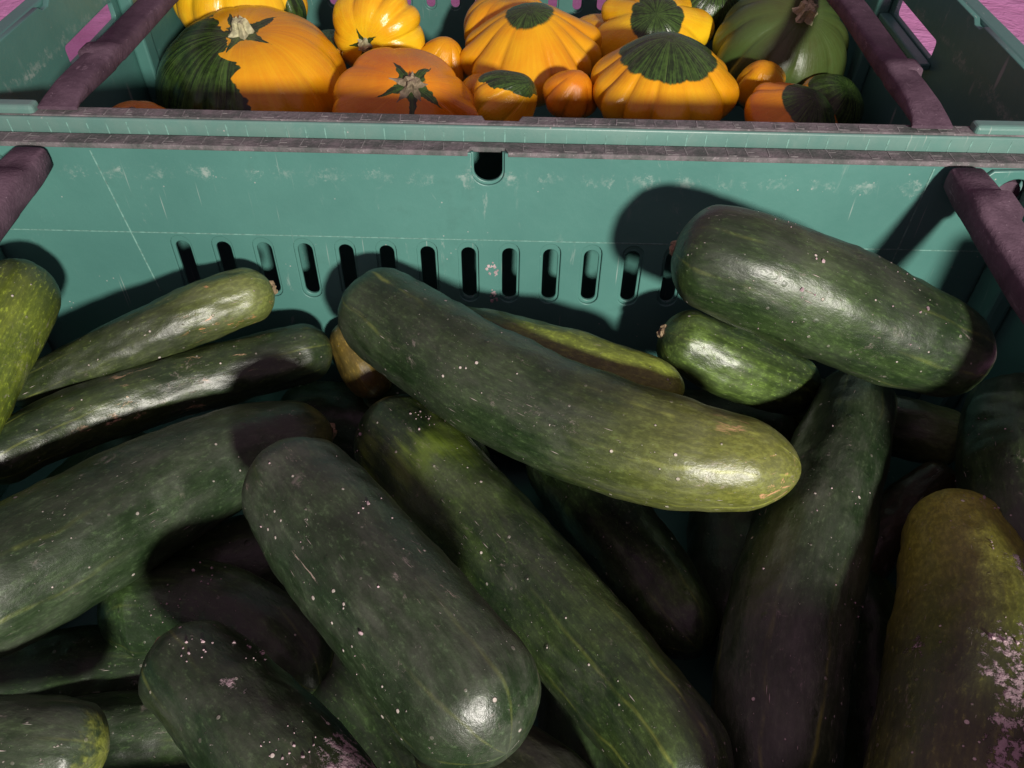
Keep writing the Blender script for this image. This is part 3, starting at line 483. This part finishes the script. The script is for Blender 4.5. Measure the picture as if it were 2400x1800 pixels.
def mat_cucumber(name, seed, dark, light, tip, tip0, tip1, mott, dirt, lines, dust, scrape=None, ddir=(0, 0, 1), patch=None):
    """dark and light skin, tip colour and how far it reaches from either end, mottling, earth, pale stripes, dusty bloom"""
    t = NT(name)
    st = t.scale(t.attr('skin').outputs['Vector'], (1, 1, 1), (seed*.37, seed*.11, seed*.23)); al = t.attr('along').outputs['Fac']
    raw = t.attr('skin').outputs['Vector']; q = t.sep(raw)
    streak = t.noise(t.scale(st, (1, 1, .07)), 260, 5, .7)
    mot = t.noise(st, 42, 5, .62, .4); big = t.noise(st, 17, 3)
    lum = t.math('ADD', t.math('MULTIPLY', t.math('SUBTRACT', streak, .5), .9), t.math('ADD', t.math('MULTIPLY', t.math('SUBTRACT', mot, .5), .9), t.math('MULTIPLY', t.math('SUBTRACT', big, .5), 1.2)))
    col = t.mix(t.ramp(lum, -.30 + .25*(1-mott), .42, 0, .9), dark, light)
    # yellower ends
    wob = t.math('MULTIPLY_ADD', t.math('SUBTRACT', t.math('ADD', mot, streak), 1.0), .16, al)
    k = None
    if tip0 > 0: k = t.ramp(wob, 0, tip0, .85, 0)
    if tip1 > 0:
        k1 = t.ramp(wob, 1-tip1, 1, 0, .85); k = k1 if k is None else t.math('MAXIMUM', k, k1)
    if k is not None: col = t.mix(k, col, tip)
    pore = t.noise(t.scale(st, (1, 1, .5)), 520, 4, .7)
    col = t.mix(t.ramp(pore, .40, .66, .42, 0), col, tuple(c*.45 for c in dark))
    col = t.mix(t.ramp(pore, .56, .72, 0, .30), col, tuple(min(1, c*2.0) for c in light))
    if patch:
        pk = t.math('MULTIPLY', t.ramp(t.math('ABSOLUTE', t.math('SUBTRACT', wob, patch[0])), patch[1]*.3, patch[1], .9, 0), t.ramp(t.math('ADD', big, t.math('MULTIPLY', streak, .4)), .58, .82))
        col = t.mix(pk, col, patch[2])
    # pale lengthwise lines running out from the ends
    ang = t.math('ARCTAN2', q[1], q[0])
    ang = t.math('ADD', ang, t.math('MULTIPLY', t.math('SUBTRACT', t.noise(st, 20, 2), .5), .55))
    w = t.math('ABSOLUTE', t.math('SINE', t.math('MULTIPLY_ADD', ang, 3.5, seed)))
    ln = t.ramp(w, .01, .20, .8, 0)
    ends = t.math('MAXIMUM', t.ramp(al, .0, .30, .55, 0), t.ramp(al, .55, 1, 0, 1))
    ln = t.math('MULTIPLY', t.math('MULTIPLY', ln, ends), t.math('MULTIPLY', t.ramp(streak, .3, .6, 0, lines), t.ramp(mot, .38, .58, .1, 1)))
    col = t.mix(ln, col, (.34, .38, .065))
    # warts with pale tips
    v = t.voro(st, 85); vd = v.outputs['Distance']; vr = t.sep(v.outputs['Color'])[0]
    keep = t.ramp(vr, .68, .72)
    halo = t.math('MULTIPLY', t.ramp(vd, .08, .18, .35, 0), keep)
    col = t.mix(halo, col, tuple(c*.55 for c in dark))
    tipd = t.math('MULTIPLY', t.ramp(vd, .015, .06, 1, 0), t.math('MULTIPLY', keep, t.ramp(t.sep(v.outputs['Color'])[2], .4, .9, .15, 1)))
    # scattered grit
    g1 = t.voro(st, 260); gr = t.sep(g1.outputs['Color'])[1]; gk = t.ramp(t.math('SUBTRACT', g1.outputs['Distance'], t.math('MULTIPLY', t.math('POWER', gr, 7.0), .22)), -.03, .06, 1, 0); gk = t.math('MULTIPLY', gk, t.ramp(gr, .62, .95, 0, 1))
    gk = t.math('MULTIPLY', gk, t.ramp(t.noise(st, 34, 3), .44, .60, .12, 1))
    fl = t.math('MULTIPLY', t.ramp(t.noise(t.scale(st, (1, 1, .7)), 760, 3, .6), .66, .74, 0, .8), t.ramp(t.noise(st, 40, 4, .7), .46, .66))
    grit = t.math('MAXIMUM', t.math('MAXIMUM', tipd, gk), fl)
    gs = t.n('ShaderNodeMapping'); t.set(gs.inputs[0], st); gs.inputs['Rotation'].default_value = (.5, .3, 0); gs.inputs['Scale'].default_value = (420, 420, 45)
    nick = t.math('MULTIPLY', t.ramp(t.voro(gs.outputs[0], 1.0).outputs['Distance'], .05, .13, .7, 0), t.ramp(t.noise(st, 26, 3), .54, .62))
    grit = t.math('MAXIMUM', grit, nick)
    # bloom and smears of dust
    hz = t.math('MULTIPLY', t.ramp(t.noise(t.scale(st, (1, 1, .4)), 70, 6, .72, .25), .36, .74), t.ramp(t.noise(st, 15, 3), .35, .65, .3, 1))
    col = t.mix(t.math('MULTIPLY', hz, dust*.62), col, (.155, .155, .135))
    smear = t.math('MULTIPLY', t.ramp(t.noise(t.scale(st, (1, 1, .6)), 150, 7, .8, .5), .56, .70), t.ramp(t.noise(st, 33, 4), .52, .64))
    col = t.mix(t.math('MULTIPLY', smear, .6), col, (.34, .28, .26))
    col = t.mix(t.math('MULTIPLY', grit, .85), col, (.58, .51, .46))
    if scrape:
        a0, a1, sk, scol = scrape
        sn = t.noise(t.scale(st, (1, 1, .22), (5, 1, 2)), 150, 6, .75, .8)
        reg = t.math('MULTIPLY', t.ramp(al, a0-.05, a0+.05), t.ramp(al, a1-.06, a1+.06, 1, 0))
        sm = t.math('MULTIPLY', t.math('MULTIPLY', t.ramp(sn, .66-sk*.1, .71-sk*.1), t.ramp(t.noise(st, 48, 3), .50, .58)), reg)
        col = t.mix(sm, col, scol)
    h = t.math('MULTIPLY_ADD', halo, .8, t.math('MULTIPLY', grit, 1.2))
    rough = t.math('ADD', t.math('MULTIPLY_ADD', hz, .15, .35), t.math('MULTIPLY', grit, .3))
    if dirt > 0:
        dn = t.math('ADD', t.noise(st, 27, 3), t.math('MULTIPLY', t.math('SUBTRACT', t.noise(st, 200, 6, .8), .5), .85))
        vm = t.n('ShaderNodeVectorMath', operation='DOT_PRODUCT'); t.set(vm.inputs[0], t.n('ShaderNodeNewGeometry').outputs['Normal']); vm.inputs[1].default_value = Vector(ddir).normalized()
        dn = t.math('ADD', dn, t.ramp(vm.outputs['Value'], .3, .95, -.14, .10))
        dm = t.ramp(dn, .74-.18*dirt, .78-.18*dirt)
        col = t.mix(dm, col, t.mix(t.noise(st, 300, 4), (.22, .16, .165), (.44, .34, .36)))
        h = t.math('ADD', h, t.math('MULTIPLY', dm, t.math('MULTIPLY_ADD', t.noise(st, 400, 3), 2.0, 1.2)))
        rough = t.math('MAXIMUM', rough, t.math('MULTIPLY', dm, .9))
    h = t.math('ADD', h, t.math('MULTIPLY', t.noise(st, 140, 4, .6), .35))
    h = t.math('ADD', h, t.math('MULTIPLY', pore, .30))
    return t.out(col, rough, t.bump(h, .0009, .8), .5)
def scar_mesh(r, seed, spiky):
    """dried flower or stalk scar: a shrunken ragged button"""
    rng = random.Random(seed); bm = bmesh.new(); n = 14
    rings = []
    for j, (f, z) in enumerate(((1.0, -.0012), (.8, .0006), (.45, .0012), (.2, .0003))):
        rings.append([bm.verts.new((r*f*math.cos(6.2832*k/n)*rng.uniform(.75, 1.2), r*f*math.sin(6.2832*k/n)*rng.uniform(.75, 1.2), z + rng.uniform(-.0004, .0006)*(1+spiky))) for k in range(n)])
    for a, b in zip(rings, rings[1:]):
        for k in range(n): bm.faces.new((a[k], a[(k+1) % n], b[(k+1) % n], b[k]))
    bm.faces.new(rings[-1]); bmesh.ops.recalc_face_normals(bm, faces=bm.faces)
    return bm
M_SCAR = mat_pale('dried_scar', (.30, .22, .13)); M_EARTH = mat_pale('dried_earth', (.42, .31, .33))
for i, cd in enumerate(CUCUMBERS):
    seed = 1.7*i + 3
    me, c0, L = cucumber_mesh(cd['pts'], cd['rad'], cd['caps'], seed, cd.get('lob', .02))
    mk = mat_cucumber('cucumber_skin', seed, cd['dark'], cd['light'], cd['tip'], cd['t0'], cd['t1'], cd['mott'], cd['dirt'], cd['lines'], cd['dust'], cd.get('scrape'), cd.get('ddir', (0, 0, 1)), cd.get('patch'))
    body = obj('cucumber', me, mk, smooth=True); body.location = c0
    tag(body, cd['label'], 'cucumber', 'cucumbers heaped in the front crate')
    nv = len(me.vertices)
    P = [Vector(p) for p in cd['pts']]
    for end in cd.get('scars', ()):
        a, b = (P[0], P[1]) if end == 0 else (P[-1], P[-2])
        d = (a-b).normalized()
        s_ = obj('stem_scar', scar_mesh(cd.get('scar_r', .0048), i+end, 1), M_SCAR, body)
        s_.matrix_local = T(*(a - c0)) @ d.to_track_quat('Z', 'Y').to_matrix().to_4x4()
    if cd.get('clods'):
        rng = random.Random(i); bm = bmesh.new(); vs = me.vertices
        todo = Vector(cam.location)
        lo, hi = cd['clods'][1:]
        picked = 0; tries = 0
        centre = None
        while picked < cd['clods'][0] and tries < 6000:
            tries += 1
            v = vs[rng.randrange(nv)]
            al = me.attributes['along'].data[v.index].value
            wv = v.co + c0
            if cd.get('ddir') and v.normal.dot(Vector(cd['ddir']).normalized()) < .55: continue
            if not (lo < al < hi) or v.normal.dot((todo - wv).normalized()) < .15: continue
            if noise.noise(wv*45 + Vector((i, 0, 0))) < .22: continue
            rr = rng.choice((.00022, .0003, .0003, .0004, .0004, .0005, .0008))*rng.uniform(.7, 1.2)
            g = bmesh.ops.create_icosphere(bm, subdivisions=1, radius=rr, matrix=T(*(v.co + v.normal*rr*.3)))
            for w in g['verts']: w.co += Vector((rng.uniform(-1, 1), rng.uniform(-1, 1), rng.uniform(-1, 1)))*rr*.35
            picked += 1
        tag(obj('soil_crumbs', bm, M_EARTH, body), kind='stuff')

# ------------------------------------------------------------------ squashes
PROFILES = {
 'pattypan': [(0, .60), (.12, .60), (.30, .55), (.55, .40), (.80, .20), (.95, .07), (1, -.06), (.97, -.20), (.85, -.36), (.6, -.52), (.3, -.60), (0, -.60)],
 'dome':     [(0, .50), (.15, .51), (.35, .52), (.60, .46), (.82, .30), (.95, .10), (1, -.10), (.96, -.30), (.82, -.50), (.55, -.66), (.25, -.72), (0, -.72)],
 'round':    [(0, .72), (.12, .74), (.32, .74), (.58, .64), (.80, .44), (.94, .20), (1, -.05), (.96, -.32), (.80, -.58), (.52, -.76), (.22, -.83), (0, -.83)],
 'lumpy':    [(0, .95), (.20, .92), (.42, .80), (.62, .58), (.78, .36), (.90, .15), (1, -.10), (.97, -.32), (.80, -.55), (.52, -.68), (.25, -.72), (0, -.72)],
}
def squash_mesh(R, prof, n, amp, seed, nu=140, nv=72):
    pr = PROFILES[prof]; k = len(pr); Q = [(-pr[1][0], pr[1][1])] + pr + [(-pr[-2][0], pr[-2][1])]
    verts, faces = [], []; rng = random.Random(seed); ph = rng.uniform(0, 6)
    lw = [rng.uniform(.60, 1.18) for _ in range(n)]
    for i in range(nv+1):
        t = min((k-1)*i/nv, k-1-1e-6); j = int(t); f = t-j; a, b, c, d = Q[j:j+4]
        cr = [.5*((2*b[m]) + (c[m]-a[m])*f + (2*a[m]-5*b[m]+4*c[m]-d[m])*f*f + (3*b[m]-a[m]-3*c[m]+d[m])*f**3) for m in (0, 1)]
        rad, z = max(cr[0], 0), cr[1]
        w = rad**1.6
        for u in range(nu):
            th = 2*math.pi*u/nu
            th2 = th + .20*math.sin(2*th+ph) + .07*math.sin(3*th+2*ph)
            x = (n*th2/(2*math.pi)) % n; li = int(x) % n; fr = x - int(x)
            lobe = math.sqrt(max(0, math.sin(math.pi*fr)))*lw[li]          # round lobes, narrow creases
            q = rad*(1 - amp*w + amp*w*lobe*1.25)
            zz = z + .10*amp*w*(lobe-.5)
            b_ = 1 + .045*noise.noise(Vector((math.cos(th)*rad*1.3+seed, math.sin(th)*rad*1.3, z*1.3)))
            verts.append(Vector((q*math.cos(th), q*math.sin(th), zz))*R*b_)
    for i in range(nv):
        for u in range(nu): faces.append((i*nu+u, (i+1)*nu+u, (i+1)*nu+(u+1) % nu, i*nu+(u+1) % nu))
    me = bpy.data.meshes.new('squash'); me.from_pydata(verts, [], faces)
    bm = bmesh.new(); bm.from_mesh(me); bmesh.ops.remove_doubles(bm, verts=bm.verts, dist=1e-5); bmesh.ops.recalc_face_normals(bm, faces=bm.faces); bm.to_mesh(me); bm.free()
    return me, pr[0][1]*R
ORANGE = (.74, .37, .008)
def mat_squash(name, seed, R, base, pats, n, gloss):
    """pats: ('cap', z) green crown above a height; ('side', dir, thr) green flank; ('star', r) ragged star round the stalk"""
    t = NT(name); co = t.scale(t.obj(), (1/R,)*3); sh = t.scale(co, (1, 1, 1), (seed, seed*.3, 0)); q = t.sep(co)
    big = t.noise(sh, 1.6, 3); fine = t.noise(sh, 14, 5, .65)
    ang = t.math('ARCTAN2', q[1], q[0]); rad = t.math('SQRT', t.math('ADD', t.math('MULTIPLY', q[0], q[0]), t.math('MULTIPLY', q[1], q[1])))
    cx = t.n('ShaderNodeCombineXYZ'); t.set(cx.inputs[0], t.math('MULTIPLY', t.math('COSINE', ang), 9)); t.set(cx.inputs[1], t.math('MULTIPLY', t.math('SINE', ang), 9)); t.set(cx.inputs[2], t.math('MULTIPLY', q[2], 1.2))
    rib = t.noise(cx.outputs[0], 2.2, 3, .6)
    col = t.mix(t.ramp(big, .3, .7), base, tuple(min(1, c*k) for c, k in zip(base, (.93, .72, .7))))
    col = t.mix(t.ramp(rib, .45, .7, 0, .35), col, tuple(min(1, c*k) for c, k in zip(base, (1.05, 1.22, 1.4))))
    col = t.mix(t.ramp(fine, .6, .75, 0, .18), col, tuple(c*.7 for c in base))
    g = None
    for p in pats:
        if p[0] == 'cap': m = t.ramp(t.math('ADD', q[2], t.math('ADD', t.math('MULTIPLY', t.math('SUBTRACT', rib, .5), .03), t.math('MULTIPLY', t.math('SUBTRACT', big, .5), .10))), p[1]-.012, p[1]+.012)
        elif p[0] == 'side':
            d = Vector(p[1]).normalized(); vm = t.n('ShaderNodeVectorMath', operation='DOT_PRODUCT'); t.set(vm.inputs[0], co); vm.inputs[1].default_value = d
            v = t.math('ADD', vm.outputs['Value'], t.math('MULTIPLY', t.math('SUBTRACT', t.noise(sh, 2.6, 4, .5, .5), .5), p[3] if len(p) > 3 else .7)); m = t.ramp(v, p[2]-.008, p[2]+.008)
        else:
            w = t.math('ABSOLUTE', t.math('SINE', t.math('ADD', t.math('MULTIPLY', ang, 2.5), t.math('MULTIPLY', big, 3))))
            e = t.math('SUBTRACT', t.math('ADD', t.math('MULTIPLY_ADD', t.math('POWER', t.math('SUBTRACT', 1.0, w), 2.0), p[1]*1.1, p[1]*.75), t.math('MULTIPLY', t.math('SUBTRACT', fine, .5), p[1]*.6)), rad)
            m = t.math('MULTIPLY', t.ramp(e, -.008, .008), t.ramp(q[2], .1, .12))
        g = m if g is None else t.math('MAXIMUM', g, m)
    if g is not None:
        st = t.math('ABSOLUTE', t.math('SINE', t.math('MULTIPLY', ang, n*.5)))
        gc = t.mix(t.ramp(t.math('ADD', rib, t.math('MULTIPLY', fine, .5)), .6, .95, 0, .8), (.012, .024, .008), (.06, .125, .022))
        gc = t.mix(t.ramp(st, .0, .05, .5, 0), gc, (.16, .24, .06))
        col = t.mix(g, col, gc)
    sp = t.ramp(t.voro(sh, 26).outputs['Distance'], .05, .09, .35, 0)
    col = t.mix(t.math('MULTIPLY', sp, t.ramp(fine, .5, .6)), col, (.5, .42, .3))
    return t.out(col, t.math('MULTIPLY_ADD', fine, .16, gloss), t.bump(t.math('ADD', fine, rib), .0006, .5), .5)
def stalk_mesh(R, seed, star):
    rng = random.Random(seed); bm = bmesh.new(); n = 20
    rings = []
    pts = [(1.0, 0.0), (.62, .14), (.42, .42), (.38, .80), (.26, .86)] if star else [(1.0, -.05), (.85, .10), (.5, .13), (.2, .10)]
    for (f, h) in pts:
        ring = []
        for k in range(n):
            a = 6.2832*k/n; sp = 1.0
            if star:
                sp = 1 + (.55 if f > .9 else .3)*math.cos(5*a)
            rr = R*f*sp*rng.uniform(.9, 1.1)
            ring.append(bm.verts.new((rr*math.cos(a), rr*math.sin(a), R*h*rng.uniform(.85, 1.1) - (R*.18*(sp-.6) if f > .9 and star else 0))))
        rings.append(ring)
    for a, b in zip(rings, rings[1:]):
        for k in range(n): bm.faces.new((a[k], a[(k+1) % n], b[(k+1) % n], b[k]))
    bm.faces.new(rings[-1]); bmesh.ops.recalc_face_normals(bm, faces=bm.faces)
    return bm
M_STALK = mat_pale('pale_stalk', (.52, .50, .30)); M_STALKD = mat_pale('brown_stalk', (.30, .24, .16)); M_BLOS = mat_pale('pinkish_scar', (.42, .28, .26))
for i, sd in enumerate(SQUASHES):
    me, zt = squash_mesh(sd['R'], sd['prof'], sd['n'], sd['amp'], 11+i*1.3)
    o = obj('squash', me, mat_squash('squash_skin', i*2.1+1, sd['R'], sd.get('base', ORANGE), sd['pats'], sd['n'], sd.get('gloss', .17)), smooth=True)
    rot = Vector(sd['axis']).normalized().to_track_quat('Z', 'Y').to_matrix().to_4x4() @ Matrix.Rotation(R_(sd.get('spin', 0)), 4, 'Z')
    o.matrix_world = T(*sd['loc']) @ rot
    tag(o, sd['label'], 'squash', 'squashes in the rear crate')
    k = sd.get('stalk')
    if k:
        m = {'pale': M_STALK, 'brown': M_STALKD, 'scar': M_BLOS}[k]
        s_ = obj('stalk' if k != 'scar' else 'blossom_scar', stalk_mesh(sd['R']*(.20 if k != 'scar' else .10)*sd.get('ss', 1), i, k != 'scar'), m, o)
        s_.location = (0, 0, zt - .001)
